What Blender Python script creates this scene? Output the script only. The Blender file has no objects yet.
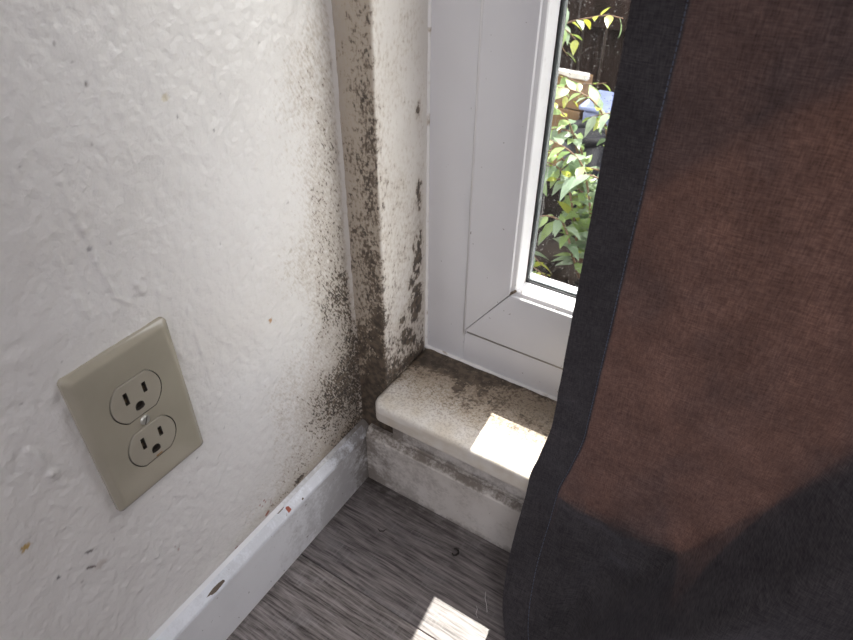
import bpy, bmesh, math, random
import numpy as np
from mathutils import Matrix, Vector

random.seed(7)
C = bpy.context.scene.collection
SC = bpy.context.scene

# ------------------------------------------------------------------ camera
CAM = (0.30617, -0.36533, 0.57563)
YAW, PITCH, ROLL, FPX = -0.55482, 0.6572, 0.01013, 631.19
fw = Vector((math.sin(YAW)*math.cos(PITCH), math.cos(YAW)*math.cos(PITCH), -math.sin(PITCH)))
rt = Vector((math.cos(YAW), -math.sin(YAW), 0))
up = rt.cross(fw)
r2 = rt*math.cos(ROLL) + up*math.sin(ROLL)
u2 = up*math.cos(ROLL) - rt*math.sin(ROLL)
cd = bpy.data.cameras.new('camera')
cam = bpy.data.objects.new('camera', cd); C.objects.link(cam)
M = Matrix.Identity(4)
for i in range(3):
    M[i][0] = r2[i]; M[i][1] = u2[i]; M[i][2] = -fw[i]; M[i][3] = CAM[i]
cam.matrix_world = M
cd.sensor_width = 36; cd.lens = FPX*36/853; cd.clip_start = 0.01
cd.dof.use_dof = True; cd.dof.focus_distance = 0.56; cd.dof.aperture_fstop = 17
SC.camera = cam

# ------------------------------------------------------------------ sky, sun, fill lights added in the unseen room
SUN = Vector((-0.036, 0.414, 0.910)).normalized()          # towards the sun
W = bpy.data.worlds.new('sky'); SC.world = W; W.use_nodes = True
wn = W.node_tree.nodes; wn.clear()
wo = wn.new('ShaderNodeOutputWorld'); wb = wn.new('ShaderNodeBackground'); ws = wn.new('ShaderNodeTexSky')
ws.sky_type = 'NISHITA'; ws.sun_disc = False
ws.sun_elevation = math.asin(SUN.z); ws.sun_rotation = math.atan2(SUN.x, SUN.y)
wb.inputs['Strength'].default_value = 3.5
wm = wn.new('ShaderNodeMix'); wm.data_type = 'RGBA'; wm.inputs[0].default_value = .90; wm.inputs[7].default_value = (1.0, .92, .80, 1)   # bright thin haze over the blue
W.node_tree.links.new(ws.outputs[0], wm.inputs[6]); W.node_tree.links.new(wm.outputs[2], wb.inputs[0]); W.node_tree.links.new(wb.outputs[0], wo.inputs[0])

sd = bpy.data.lights.new('sun', 'SUN'); sd.energy = 9.2; sd.angle = math.radians(0.40); sd.color = (1, .965, .90)
so = bpy.data.objects.new('sun', sd); C.objects.link(so); so.rotation_euler = SUN.to_track_quat('Z', 'Y').to_euler()

def area(name, loc, target, sx, sy, power, col):
    d = bpy.data.lights.new(name, 'AREA'); d.shape = 'RECTANGLE'; d.size = sx; d.size_y = sy; d.energy = power; d.color = col
    o = bpy.data.objects.new(name, d); C.objects.link(o); o.location = loc
    o.rotation_euler = (Vector(loc)-Vector(target)).to_track_quat('Z', 'Y').to_euler()
    return o
# overhead fill added for brightness; its invented fixture is built with the ceiling
area('ceiling_fill_light', (1.25, -1.15, 2.325), (1.25, -1.15, 0), .34, .34, 7.5, (1.0, .97, .95))
# fill light added before the solid rear wall, standing for other windows' daylight
area('rear_fill_light', (1.35, -2.72, 1.35), (1.35, 0, 1.1), 1.9, 1.7, 21.5, (.93, .905, 1.0))

SC.view_settings.view_transform = 'Standard'; SC.view_settings.look = 'None'
SC.view_settings.gamma = 1; SC.view_settings.use_curve_mapping = False
SC.view_settings.exposure = 0.38

# ------------------------------------------------------------------ dimensions (metres)
WJ, DW, ZS = 0.0343, 0.0712, 0.1434       # jamb return width, reveal depth, sill height
XG, XI, ZG, ZI = 0.0807, 0.1247, 0.1863, 0.2456   # sash outer and inner edges
XR, ZT = 1.30, 1.22                       # far side and head of the window opening
TB, HB, HB2 = 0.012, 0.069, 0.0767        # baseboard

# ------------------------------------------------------------------ helpers
def link(o, parent=None):
    C.objects.link(o)
    if parent: o.parent = parent
    return o
def tag(o, label=None, cat=None, group=None, kind=None):
    if label: o['label'] = label
    if cat: o['category'] = cat
    if group: o['group'] = group
    if kind: o['kind'] = kind
    return o
def empty(name, loc=(0, 0, 0)):
    o = bpy.data.objects.new(name, None); o.location = loc; o.empty_display_size = .02
    return link(o)
def mesh_obj(name, verts, faces, mat, parent=None, smooth=False):
    m = bpy.data.meshes.new(name); m.from_pydata([tuple(v) for v in verts], [], [tuple(f) for f in faces]); m.update()
    if mat: m.materials.append(mat)
    if smooth:
        for p in m.polygons: p.use_smooth = True
    return link(bpy.data.objects.new(name, m), parent)
def bm_obj(name, bm, mat, parent=None, smooth=False):
    bmesh.ops.recalc_face_normals(bm, faces=bm.faces)
    m = bpy.data.meshes.new(name); bm.to_mesh(m); bm.free()
    if mat: m.materials.append(mat)
    if smooth:
        for p in m.polygons: p.use_smooth = True
    return link(bpy.data.objects.new(name, m), parent)
def add_box(bm, a, b, bevel=0, seg=2):
    r = bmesh.ops.create_cube(bm, size=1)
    vs = r['verts']
    for v in vs:
        v.co = Vector(((a[i]+b[i])/2 + v.co[i]*(b[i]-a[i]) for i in range(3)))
    if bevel:
        es = list({e for v in vs for e in v.link_edges})
        bmesh.ops.bevel(bm, geom=es, offset=bevel, segments=seg, affect='EDGES', profile=.5)
def box(name, a, b, mat, parent=None, bevel=0, seg=2, smooth=False):
    bm = bmesh.new(); add_box(bm, a, b, bevel, seg)
    o = bm_obj(name, bm, mat, parent, False)
    if smooth and bevel:
        for p in o.data.polygons: p.use_smooth = True
        try: o.data.set_sharp_from_angle(angle=math.radians(50))
        except Exception: pass
    return o
def sweep(name, prof, path, mat, parent=None, smooth=False, caps=True):
    """prof: function k -> list of 3D points at path station k"""
    vs, fs = [], []; n = None
    for k in path:
        p = prof(k); n = len(p); vs += p
    for i in range(len(path)-1):
        for j in range(n):
            a = i*n+j; b = i*n+(j+1) % n
            fs.append((a, b, b+n, a+n))
    if caps:
        fs.append(tuple(range(n-1, -1, -1))); k0 = (len(path)-1)*n; fs.append(tuple(range(k0, k0+n)))
    o = mesh_obj(name, vs, fs, mat, parent, smooth)
    bm = bmesh.new(); bm.from_mesh(o.data); bmesh.ops.recalc_face_normals(bm, faces=bm.faces); bm.to_mesh(o.data); bm.free()
    return o
def tube(name, pts, r, mat, parent=None, n=6):
    pts = [Vector(p) for p in pts]; vs, fs = [], []
    for i, p in enumerate(pts):
        d = (pts[min(i+1, len(pts)-1)]-pts[max(i-1, 0)]).normalized()
        a = d.orthogonal().normalized(); b = d.cross(a)
        rr = r if not callable(r) else r(i/(len(pts)-1))
        for j in range(n):
            t = 2*math.pi*j/n; vs.append(p+(a*math.cos(t)+b*math.sin(t))*rr)
    for i in range(len(pts)-1):
        for j in range(n):
            fs.append((i*n+j, i*n+(j+1) % n, (i+1)*n+(j+1) % n, (i+1)*n+j))
    fs.append(tuple(range(n-1, -1, -1))); fs.append(tuple(range((len(pts)-1)*n, len(pts)*n)))
    return mesh_obj(name, vs, fs, mat, parent, True)

def sstep(a, b, x): 
    t = np.clip((x-a)/(b-a), 0, 1); return t*t*(3-2*t)
def _h(ix, iy, s):
    n = (ix.astype(np.int64)*374761393 + iy.astype(np.int64)*668265263 + s*974634771) & 0x7fffffff
    n = ((n ^ (n >> 13))*1274126177) & 0x7fffffff
    n = (n ^ (n >> 16)) & 0xffff
    return n/65535.0
def vnoise(x, y, s=0):
    ix, iy = np.floor(x), np.floor(y); fx, fy = x-ix, y-iy
    fx = fx*fx*fx*(fx*(fx*6-15)+10); fy = fy*fy*fy*(fy*(fy*6-15)+10)
    a = _h(ix, iy, s); b = _h(ix+1, iy, s); c = _h(ix, iy+1, s); d = _h(ix+1, iy+1, s)
    return (a*(1-fx)+b*fx)*(1-fy)+(c*(1-fx)+d*fx)*fy
def fbm(x, y, s=0, o=3):
    t = 0; amp = .5; tot = 0
    for k in range(o):
        t = t+amp*vnoise(x*2**k, y*2**k, s+k*17); tot += amp; amp *= .5
    return t/tot
def gauss(d, w): return np.exp(-(d/w)**2)
def seg_dist(px, py, a, b):
    ax, ay = a; bx, by = b; dx, dy = bx-ax, by-ay
    t = np.clip(((px-ax)*dx+(py-ay)*dy)/(dx*dx+dy*dy), 0, 1)
    return np.hypot(px-ax-t*dx, py-ay-t*dy), t
def grid_mesh(name, P, mat, parent=None, attrs=None, cols=None, extra=None, extra_val=None, smooth=True, flip=False):
    """P: (n, m, 3) array of points; attrs: name -> (n, m) float; extra: (verts, faces) appended"""
    n, m = P.shape[:2]
    idx = np.arange(n*m).reshape(n, m)
    q = np.stack([idx[:-1, :-1], idx[1:, :-1], idx[1:, 1:], idx[:-1, 1:]], -1).reshape(-1, 4)
    if flip: q = q[:, ::-1]
    V = P.reshape(-1, 3); F = [q]; ne = 0
    if extra:
        ev = np.array(extra[0], float); ef = np.array(extra[1])+len(V); V = np.vstack([V, ev]); F.append(ef); ne = len(ev)
    F = np.vstack(F).astype(np.int32)
    me = bpy.data.meshes.new(name)
    me.vertices.add(len(V)); me.vertices.foreach_set('co', V.astype(np.float32).ravel())
    me.loops.add(F.size); me.loops.foreach_set('vertex_index', F.ravel())
    me.polygons.add(len(F)); me.polygons.foreach_set('loop_start', np.arange(0, F.size, 4, dtype=np.int32))
    me.polygons.foreach_set('loop_total', np.full(len(F), 4, np.int32))
    me.polygons.foreach_set('use_smooth', np.full(len(F), smooth))
    me.update(calc_edges=True)
    for k, a in (attrs or {}).items():
        at = me.attributes.new(k, 'FLOAT', 'POINT')
        at.data.foreach_set('value', np.concatenate([a.ravel(), np.zeros(ne) if extra_val is None else np.array(extra_val, float)]).astype(np.float32))
    for k, a in (cols or {}).items():
        at = me.attributes.new(k, 'FLOAT_COLOR', 'POINT')
        rgba = np.ones((len(V), 4), np.float32); rgba[:n*m, :3] = a.reshape(-1, 3)
        at.data.foreach_set('color', rgba.ravel())
    me.materials.append(mat)
    return link(bpy.data.objects.new(name, me), parent)
def slab(a, b):
    v = [(x, y, z) for x in (a[0], b[0]) for y in (a[1], b[1]) for z in (a[2], b[2])]
    f = [(0, 1, 3, 2), (4, 6, 7, 5), (0, 4, 5, 1), (2, 3, 7, 6), (0, 2, 6, 4), (1, 5, 7, 3)]
    return v, f
def axis_coords(a, fine0, fine1, step, b):
    c = [a]
    if fine0 > a: c = list(np.linspace(a, fine0, max(2, int((fine0-a)/.12)+1)))[:-1]
    else: c = []
    c += list(np.linspace(fine0, fine1, int(round((fine1-fine0)/step))+1))
    if b > fine1: c += list(np.linspace(fine1, b, max(2, int((b-fine1)/.12)+1)))[1:]
    return np.array(c)

# ------------------------------------------------------------------ materials
class NT:
    def __init__(s, name):
        s.m = bpy.data.materials.new(name); s.m.use_nodes = True; s.t = s.m.node_tree; s.t.nodes.clear()
        s.out = s.t.nodes.new('ShaderNodeOutputMaterial')
    def n(s, typ, ins=None, **props):
        nd = s.t.nodes.new('ShaderNode'+typ)
        for k, v in props.items(): setattr(nd, k, v)
        for k, v in (ins or {}).items():
            sock = nd.inputs[k]
            if hasattr(v, 'is_linked') or hasattr(v, 'links'): s.t.links.new(v, sock)
            else: sock.default_value = v
        return nd
    def math(s, op, a, b=0.0, c=0.0, clamp=False):
        nd = s.n('Math', {0: a, 1: b, 2: c}, operation=op); nd.use_clamp = clamp; return nd.outputs[0]
    def noise(s, vec, scale, detail=2.0, rough=.5, dist=0.0):
        return s.n('TexNoise', {'Vector': vec, 'Scale': scale, 'Detail': detail, 'Roughness': rough, 'Distortion': dist}).outputs[0]
    def pos(s): return s.n('NewGeometry').outputs['Position']
    def obj(s): return s.n('TexCoord').outputs['Object']
    def mapv(s, vec, scale=(1, 1, 1), rot=(0, 0, 0), loc=(0, 0, 0)):
        return s.n('Mapping', {'Vector': vec, 'Scale': scale, 'Rotation': rot, 'Location': loc}).outputs[0]
    def rng(s, v, a, b, c=0.0, d=1.0, smooth=True):
        if not hasattr(a, 'links') and a > b: a, b, c, d = b, a, d, c
        nd = s.n('MapRange', {0: v, 1: a, 2: b, 3: c, 4: d}); nd.interpolation_type = 'SMOOTHSTEP' if smooth else 'LINEAR'; return nd.outputs[0]
    def mix(s, f, a, b, blend='MIX'):
        nd = s.t.nodes.new('ShaderNodeMix'); nd.data_type = 'RGBA'; nd.blend_type = blend
        for i, v in ((0, f), (6, a), (7, b)):
            if hasattr(v, 'links'): s.t.links.new(v, nd.inputs[i])
            elif i == 0: nd.inputs[i].default_value = v
            else: nd.inputs[i].default_value = (*v, 1) if len(v) == 3 else v
        return nd.outputs[2]
    def attr(s, name, out='Fac'): return s.n('Attribute', attribute_name=name).outputs[out]
    def bump(s, h, strength=.3, dist=.001, normal=None):
        ins = {'Strength': strength, 'Distance': dist, 'Height': h}
        if normal is not None: ins['Normal'] = normal
        return s.n('Bump', ins).outputs[0]
    def principled(s, col, rough=.5, normal=None, **kw):
        ins = {'Base Color': (*col, 1) if isinstance(col, tuple) and len(col) == 3 else col, 'Roughness': rough}
        for k, v in kw.items(): ins[k.replace('_', ' ')] = v
        if normal is not None: ins['Normal'] = normal
        p = s.n('BsdfPrincipled', ins); s.t.links.new(p.outputs[0], s.out.inputs[0]); return p

def mold_layer(k, base, vec, dens, scale=330., strength=.93, streak=None, sharp=.12):
    """black mould specks over base; dens 0..1 drives how much of the surface they cover"""
    a = k.noise(vec, scale, 3.0, .6)
    b = k.noise(vec, scale*.33, 3.0, .6)
    v = k.math('ADD', k.math('MULTIPLY', a, .62), k.math('MULTIPLY', b, .38))
    if streak is not None:
        v = k.math('ADD', k.math('MULTIPLY', v, .6), k.math('MULTIPLY', k.noise(streak, 1.0, 3.0, .55), .4))
    v = k.math('SUBTRACT', k.math('ADD', v, k.math('MULTIPLY', dens, .46)), .25)
    sp = k.rng(v, .5, .5+sharp)
    gate = k.rng(dens, .01, .09)
    sp = k.math('MULTIPLY', k.math('MULTIPLY', sp, gate), k.math('MULTIPLY', k.rng(dens, .1, .7, .72, 1., False), strength))
    c = k.mix(k.rng(k.noise(vec, 150., 2.0), .35, .65), (.026, .019, .013), (.115, .084, .058))
    halo = k.math('MULTIPLY', k.rng(v, .36, .56), k.math('MULTIPLY', gate, .45))
    base = k.mix(halo, base, (.42, .34, .25))
    return k.mix(sp, base, c), sp

def mat_wall():
    k = NT('painted_plaster'); p = k.pos()
    tone = k.noise(p, 9., 3.0)
    base = k.mix(k.rng(tone, .3, .7), (.735, .715, .69), (.785, .77, .75))
    film = k.attr('film')
    base = k.mix(film, base, (.42, .365, .29))
    chip = k.attr('chip')
    base = k.mix(chip, base, k.attr('chipcol', 'Color'))
    st = k.mapv(k.mapv(p, rot=(math.radians(-28), 0, 0)), scale=(300, 620, 190))
    col, sp = mold_layer(k, base, p, k.attr('mold'), 340., .93, streak=st)
    h = k.math('ADD', k.math('MULTIPLY', k.noise(p, 260., 3.0), .8), k.math('MULTIPLY', k.noise(p, 900., 2.0), .25))
    h = k.math('SUBTRACT', h, k.math('MULTIPLY', sp, .25))
    k.principled(col, k.rng(sp, 0, 1, .24, .85, False), k.bump(h, .6, .0014), Specular_IOR_Level=.5)
    return k.m
def mat_reveal():
    k = NT('painted_jamb'); p = k.pos()
    base = k.mix(k.rng(k.noise(p, 14., 3.0), .3, .7), (.71, .68, .63), (.77, .745, .70))
    base = k.mix(k.attr('film'), base, (.33, .275, .205))
    st = k.mapv(p, scale=(420, 420, 200))
    col, sp = mold_layer(k, base, p, k.attr('mold'), 300., .93, streak=st)
    h = k.math('SUBTRACT', k.noise(p, 240., 3.0), k.math('MULTIPLY', sp, .3))
    k.principled(col, .6, k.bump(h, .35, .001))
    return k.m
def mat_sill():
    k = NT('stained_sill'); p = k.pos()
    base = k.mix(k.rng(k.noise(p, 60., 4.0), .3, .7), (.60, .545, .46), (.68, .65, .60))
    base = k.mix(k.attr('film'), base, (.26, .205, .15))
    g = k.rng(k.noise(p, 520., 4.0, .7), .47, .60)
    base = k.mix(k.math('MULTIPLY', g, k.attr('grit')), base, (.17, .128, .09))
    col, sp = mold_layer(k, base, p, k.attr('mold'), 300., .9, sharp=.16)
    h = k.math('ADD', k.noise(p, 500., 3.0), k.math('MULTIPLY', sp, .4))
    k.principled(col, .62, k.bump(h, .25, .001))
    return k.m
def mat_trim(name, c0, c1, grime, scale=45., rough=.4):
    """white trim paint; grime: list of (axis, from, to, strength) ramps in world position"""
    k = NT(name); p = k.pos(); sx = k.n('SeparateXYZ', {0: p})
    base = k.mix(k.rng(k.noise(p, 20., 3.0), .3, .7), c0, c1)
    n = k.noise(p, scale, 5.0, .65); n2 = k.noise(p, scale*7, 3.0, .6)
    tot = None
    for ax, a, b, st, thr in grime:
        f = k.rng(sx.outputs[ax], a, b)
        v = k.math('ADD', k.math('MULTIPLY', n, .7), k.math('MULTIPLY', n2, .3))
        g = k.math('MULTIPLY', k.rng(k.math('ADD', v, k.math('MULTIPLY', f, .35)), thr, thr+.22), k.math('MULTIPLY', f, st))
        tot = g if tot is None else k.math('MAXIMUM', tot, g)
    col = base
    if tot is not None: col = k.mix(tot, base, (.115, .09, .068))
    speck = k.rng(k.noise(p, 170., 2.0, .6), .70, .74)
    col = k.mix(k.math('MULTIPLY', speck, .6), col, (.10, .08, .065))
    k.principled(col, rough, k.bump(k.noise(p, 120., 3.0), .12, .001))
    return k.m
def mat_vinyl():
    k = NT('white_vinyl'); p = k.pos()
    base = k.mix(k.rng(k.noise(p, 12., 2.0), .3, .7), (.71, .71, .725), (.745, .745, .76))
    speck = k.rng(k.noise(p, 210., 2.0, .6), .735, .765)
    col = k.mix(k.math('MULTIPLY', speck, .8), base, (.16, .13, .11))
    k.principled(col, .30, k.bump(k.noise(k.mapv(p, scale=(600, 60, 6)), 1., 2.0), .05, .0005))
    return k.m
def mat_caulk():
    k = NT('old_caulk'); p = k.pos()
    base = k.mix(k.rng(k.noise(p, 90., 4.0), .60, .78), (.84, .83, .81), (.45, .38, .30))
    k.principled(base, .5, k.bump(k.noise(p, 200., 3.0), .4, .001))
    return k.m
def mat_bead():
    k = NT('glazing_bead_vinyl'); p = k.pos()
    d = k.rng(k.noise(p, 150., 4.0, .7), .56, .72)
    z = k.n('SeparateXYZ', {0: p}).outputs[2]
    low = k.rng(z, .262, .240)
    col = k.mix(k.math('MULTIPLY', d, k.rng(z, .275, .24, .12, .75)), (.80, .80, .80), (.30, .24, .18))
    k.principled(col, .35)
    return k.m
def mat_plain(name, col, rough=.5, bump=0, bscale=200., var=.12, **kw):
    k = NT(name); p = k.obj()
    c = k.mix(k.rng(k.noise(p, bscale*.2, 3.0), .3, .7), tuple(x*(1-var) for x in col), tuple(min(1, x*(1+var)) for x in col))
    k.principled(c, rough, k.bump(k.noise(p, bscale, 3.0), bump, .001) if bump else None, **kw)
    return k.m
def mat_plank():
    k = NT('grey_vinyl_plank'); o = k.obj(); inf = k.n('ObjectInfo').outputs['Random']
    off = k.n('CombineXYZ', {0: k.math('MULTIPLY', inf, 37.), 1: k.math('MULTIPLY', inf, 11.), 2: k.math('MULTIPLY', inf, 5.)}).outputs[0]
    v = k.n('VectorMath', {0: o, 1: off}, operation='ADD').outputs[0]
    warp = k.noise(k.mapv(v, scale=(9, 22, 1)), 1., 2.0)
    vw = k.n('VectorMath', {0: v, 1: k.n('CombineXYZ', {0: 0., 1: k.math('MULTIPLY', warp, .007), 2: 0.}).outputs[0]}, operation='ADD').outputs[0]
    g1 = k.noise(k.mapv(vw, scale=(24, 360, 1)), 1., 5.0, .65)
    g2 = k.noise(k.mapv(vw, scale=(6, 110, 1)), 1., 3.0, .6)
    g3 = k.noise(k.mapv(v, scale=(26, 40, 1)), 1., 3.0, .6)
    g = k.math('ADD', k.math('MULTIPLY', g1, .72), k.math('MULTIPLY', g2, .28))
    tone = k.rng(g, .38, .62, 0, 1, False)
    c = k.mix(tone, (.034, .027, .025), (.34, .305, .295))
    c = k.mix(k.math('MULTIPLY', k.rng(g3, .5, .75), .45), c, (.235, .222, .225))
    saw = k.noise(k.mapv(v, scale=(420, 45, 1)), 1., 2.0)
    c = k.mix(k.math('MULTIPLY', k.rng(saw, .5, .66), k.math('MULTIPLY', k.rng(g3, .4, .7), .35)), c, (.33, .31, .31))
    c = k.mix(k.math('MULTIPLY', inf, .34), c, (.085, .08, .09))
    # patchy darkening along the skirting, strongest towards the corner
    p = k.pos(); s = k.n('SeparateXYZ', {0: p})
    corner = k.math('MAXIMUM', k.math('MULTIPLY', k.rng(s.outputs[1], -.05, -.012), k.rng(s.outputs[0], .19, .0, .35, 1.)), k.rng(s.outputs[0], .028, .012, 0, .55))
    edge_tone = k.math('MULTIPLY', corner, k.rng(k.noise(p, 70., 4.0, .65), .30, .6))
    c = k.mix(k.math('MULTIPLY', edge_tone, .85), c, (.03, .024, .02))
    k.principled(c, k.rng(g1, .3, .7, .50, .40, False), k.bump(g1, .30, .0008), Specular_IOR_Level=.4)
    return k.m
def mat_cloth():
    k = NT('curtain_linen'); p = k.pos()
    w1 = k.noise(k.mapv(p, scale=(1500, 200, 170)), 1., 2.0, .6)
    w2 = k.noise(k.mapv(p, scale=(170, 200, 1500)), 1., 2.0, .6)
    w = k.math('ADD', k.math('MULTIPLY', w1, .5), k.math('MULTIPLY', w2, .5))
    f = k.rng(w, .34, .66, .58, 1.42, False)
    lint = k.rng(k.noise(p, 34., 4.0, .6), .35, .7, .85, 1.2, False)
    f = k.math('MULTIPLY', f, lint)
    dcol = k.n('VectorMath', {0: (.047, .0435, .046), 'Scale': f}, operation='SCALE').outputs[0]
    # darker blotches with their own outline let less light through
    st = k.rng(k.noise(k.mapv(p, scale=(11, 11, 7.5), loc=(3.1, 0, 1.7), rot=(0, math.radians(28), 0)), 1., 4.0, .6), .46, .68)
    sp = k.rng(k.noise(p, 120., 3.0, .6), .66, .74)
    blotch = k.math('MAXIMUM', k.math('MULTIPLY', st, .62), k.math('MULTIPLY', k.math('MULTIPLY', sp, st), .9))
    tcol = k.mix(blotch, (.0180, .0074, .0044), (.0034, .0021, .0021))
    tcol = k.n('VectorMath', {0: tcol, 'Scale': f}, operation='SCALE').outputs[0]
    nb = k.bump(w, .5, .0006)
    d = k.n('BsdfDiffuse', {'Color': dcol, 'Roughness': .6, 'Normal': nb})
    t = k.n('BsdfTranslucent', {'Color': tcol, 'Normal': nb})
    sh = k.n('BsdfSheen', {'Color': (.10, .10, .12, 1), 'Roughness': .55, 'Normal': nb})
    a1 = k.n('AddShader'); a2 = k.n('AddShader')
    k.t.links.new(d.outputs[0], a1.inputs[0]); k.t.links.new(t.outputs[0], a1.inputs[1])
    k.t.links.new(a1.outputs[0], a2.inputs[0]); k.t.links.new(sh.outputs[0], a2.inputs[1])
    k.t.links.new(a2.outputs[0], k.out.inputs[0])
    return k.m
def mat_glass():
    k = NT('dusty_window_glass'); p = k.pos()
    fr = k.math('MULTIPLY_ADD', k.math('POWER', k.n('LayerWeight', {'Blend': .5}).outputs['Facing'], 5.0), .45, .022)
    tr = k.n('BsdfTransparent', {'Color': (.985, .985, .975, 1)}); gl = k.n('BsdfGlossy', {'Roughness': 0.02, 'Color': (1, 1, 1, 1)})
    m1 = k.n('MixShader', {0: fr}); k.t.links.new(tr.outputs[0], m1.inputs[1]); k.t.links.new(gl.outputs[0], m1.inputs[2])
    dust = k.rng(k.noise(p, 620., 2.0, .6), .64, .70, 0, .55)
    film = k.rng(k.noise(p, 28., 4.0, .6), .4, .8, .0, .012)
    x = k.n('SeparateXYZ', {0: p}).outputs[0]
    run = k.math('MULTIPLY', k.rng(k.noise(k.mapv(p, scale=(420, 1, 9)), 1., 2.0), .55, .66), k.rng(x, .152, .132, 0, .30))
    d = k.math('MAXIMUM', k.math('MAXIMUM', dust, film), run)
    df = k.n('BsdfDiffuse', {'Color': (.6, .6, .58, 1)}); tl = k.n('BsdfTranslucent', {'Color': (.16, .16, .155, 1)})
    ad = k.n('AddShader'); k.t.links.new(df.outputs[0], ad.inputs[0]); k.t.links.new(tl.outputs[0], ad.inputs[1])
    m2 = k.n('MixShader', {0: k.math('MULTIPLY', d, .6)}); k.t.links.new(m1.outputs[0], m2.inputs[1]); k.t.links.new(ad.outputs[0], m2.inputs[2])
    k.t.links.new(m2.outputs[0], k.out.inputs[0])
    return k.m
def mat_leaf(name, c1, c2, tr):
    k = NT(name); inf = k.n('ObjectInfo').outputs['Random']; o = k.obj()
    c = k.mix(inf, c1, c2)
    c = k.mix(k.math('MULTIPLY', k.rng(k.noise(o, 60., 2.0), .45, .7), .3), c, (.05, .09, .03))
    p = k.n('BsdfPrincipled', {'Base Color': c, 'Roughness': .33, 'Specular IOR Level': .6})
    t = k.n('BsdfTranslucent', {'Color': (*tr, 1)})
    m = k.n('MixShader', {0: .40}); k.t.links.new(p.outputs[0], m.inputs[1]); k.t.links.new(t.outputs[0], m.inputs[2])
    k.t.links.new(m.outputs[0], k.out.inputs[0])
    return k.m
def mat_wood(name, c1, c2, sc=(60, 60, 4)):
    k = NT(name); o = k.obj(); inf = k.n('ObjectInfo').outputs['Random']
    off = k.n('CombineXYZ', {0: k.math('MULTIPLY', inf, 9.), 1: 0., 2: k.math('MULTIPLY', inf, 17.)}).outputs[0]
    v = k.n('VectorMath', {0: o, 1: off}, operation='ADD').outputs[0]
    g = k.noise(k.mapv(v, scale=sc), 1., 4.0, .6)
    k.principled(k.mix(k.rng(g, .3, .7), c1, c2), .75, k.bump(g, .4, .002), Specular_IOR_Level=.1)
    return k.m

M_WALL, M_REV, M_SILL = mat_wall(), mat_reveal(), mat_sill()
M_BASE_L = mat_trim('skirting_paint', (.72, .73, .75), (.77, .78, .80),
                    [(1, -.10, -.005, .85, .66), (1, -.28, -.03, .40, .66)])
M_BASE_B = mat_trim('skirting_paint_grimy', (.56, .525, .485), (.62, .59, .555),
                    [(2, .064, .071, .85, .70), (0, .20, -.03, .85, .66), (2, .02, .0, .6, .68), (0, .4, .0, .45, .70)])
M_APRON = mat_trim('apron_paint_grimy', (.58, .545, .505), (.64, .61, .575),
                   [(2, .104, .076, .9, .64), (0, .13, .02, .95, .58), (2, .04, .124, .55, .66)], 60.)
M_VINYL, M_CAULK, M_BEAD = mat_vinyl(), mat_caulk(), mat_bead()
M_PLANK, M_CLOTH, M_GLASS = mat_plank(), mat_cloth(), mat_glass()
M_PLAIN_WALL = mat_plain('plain_wall_paint', (.74, .73, .71), .6, .15)
M_CEIL = mat_plain('ceiling_paint', (.78, .78, .77), .8)
M_SUB = mat_plain('subfloor_dark', (.03, .028, .026), .9)
M_GASKET = mat_plain('black_gasket', (.012, .013, .014), .45)
M_ALU = mat_plain('spacer_metal', (.42, .47, .48), .25, Metallic=.6)

# ------------------------------------------------------------------ floor: vinyl planks laid along the window wall
floor = box('floor', (-.10, -2.9, -.03), (3.1, .10, -.003), M_SUB); tag(floor, 'dark grey vinyl plank floor streaked like weathered wood', kind='structure')
PW, PL = .162, .95
plank_mesh = None
def plank_data(L, Wd):
    bm = bmesh.new(); add_box(bm, (0, -Wd/2, -.0028), (L, Wd/2, 0), .0006, 1)
    bmesh.ops.recalc_face_normals(bm, faces=bm.faces)
    m = bpy.data.meshes.new('plank'); bm.to_mesh(m); bm.free(); m.materials.append(M_PLANK); return m
pm = plank_data(PL-.0006, PW-.0006)
row0 = -.126+PW                    # first seam in view lies 126 mm from the window wall
for r in range(18):
    yc = row0-PW/2-r*PW
    x0 = [-.10, -.46, -.78, -.27, -.62][r % 5]
    x = x0
    while x < 3.0:
        o = bpy.data.objects.new('plank', pm); o.location = (x, yc, 0); link(o, floor); x += PL

# ------------------------------------------------------------------ left wall (relief and mould follow the photograph)
yc = axis_coords(-2.8, -.42, 0.0, .0011, 0.0); zc = axis_coords(0.0, .055, .58, .0011, 2.4)
Y, Z = np.meshgrid(yc, zc, indexing='ij')
fine = sstep(-.46, -.42, Y)*(1-sstep(.56, .62, Z))
orange = fbm(Y*230+fbm(Y*40, Z*40, 5)*2, Z*150, 1, 3)-.5
lumps = fbm(Y*45, Z*34, 9, 3)-.5
strokes = fbm((Y*.82+Z*.57)*230, (Z*.82-Y*.57)*45, 21, 3)-.5
swirl_m = gauss(np.hypot((Y+.262), (Z-.150)), .065)+.8*gauss(np.hypot((Y+.121), (Z-.28)*.8), .03)+.6*gauss(np.hypot(Y+.29, (Z-.30)*.7), .06)
H = .0011*orange+.0011*lumps+.0011*strokes*np.clip(swirl_m, 0, 1)+.0012*(fbm(Y*9, Z*7, 33, 2)-.5)
def ridge(pts, w, h, s):
    global H
    for a, b in zip(pts[:-1], pts[1:]):
        d, t = seg_dist(Y, Z, a, b)
        H = H+1.05*h*gauss(d+.0022*(vnoise(Y*150, Z*150, s+5)-.5), w*(.6+.8*vnoise(Y*60, Z*60, s+9)))*np.clip(1.6*vnoise(Y*110, Z*110, s)-.15, 0, 1.2)
ridge([(-.1675, .335), (-.1665, .30), (-.1640, .248)], .0013, .0009, 41)
ridge([(-.1835, .352), (-.186, .327), (-.1815, .300), (-.1812, .279)], .0016, .0011, 42)
ridge([(-.2165, .437), (-.2145, .410), (-.213, .390), (-.2105, .364), (-.203, .355)], .0015, .0009, 43)
ridge([(-.229, .42), (-.232, .385), (-.2275, .36)], .0016, .0007, 44)
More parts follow.
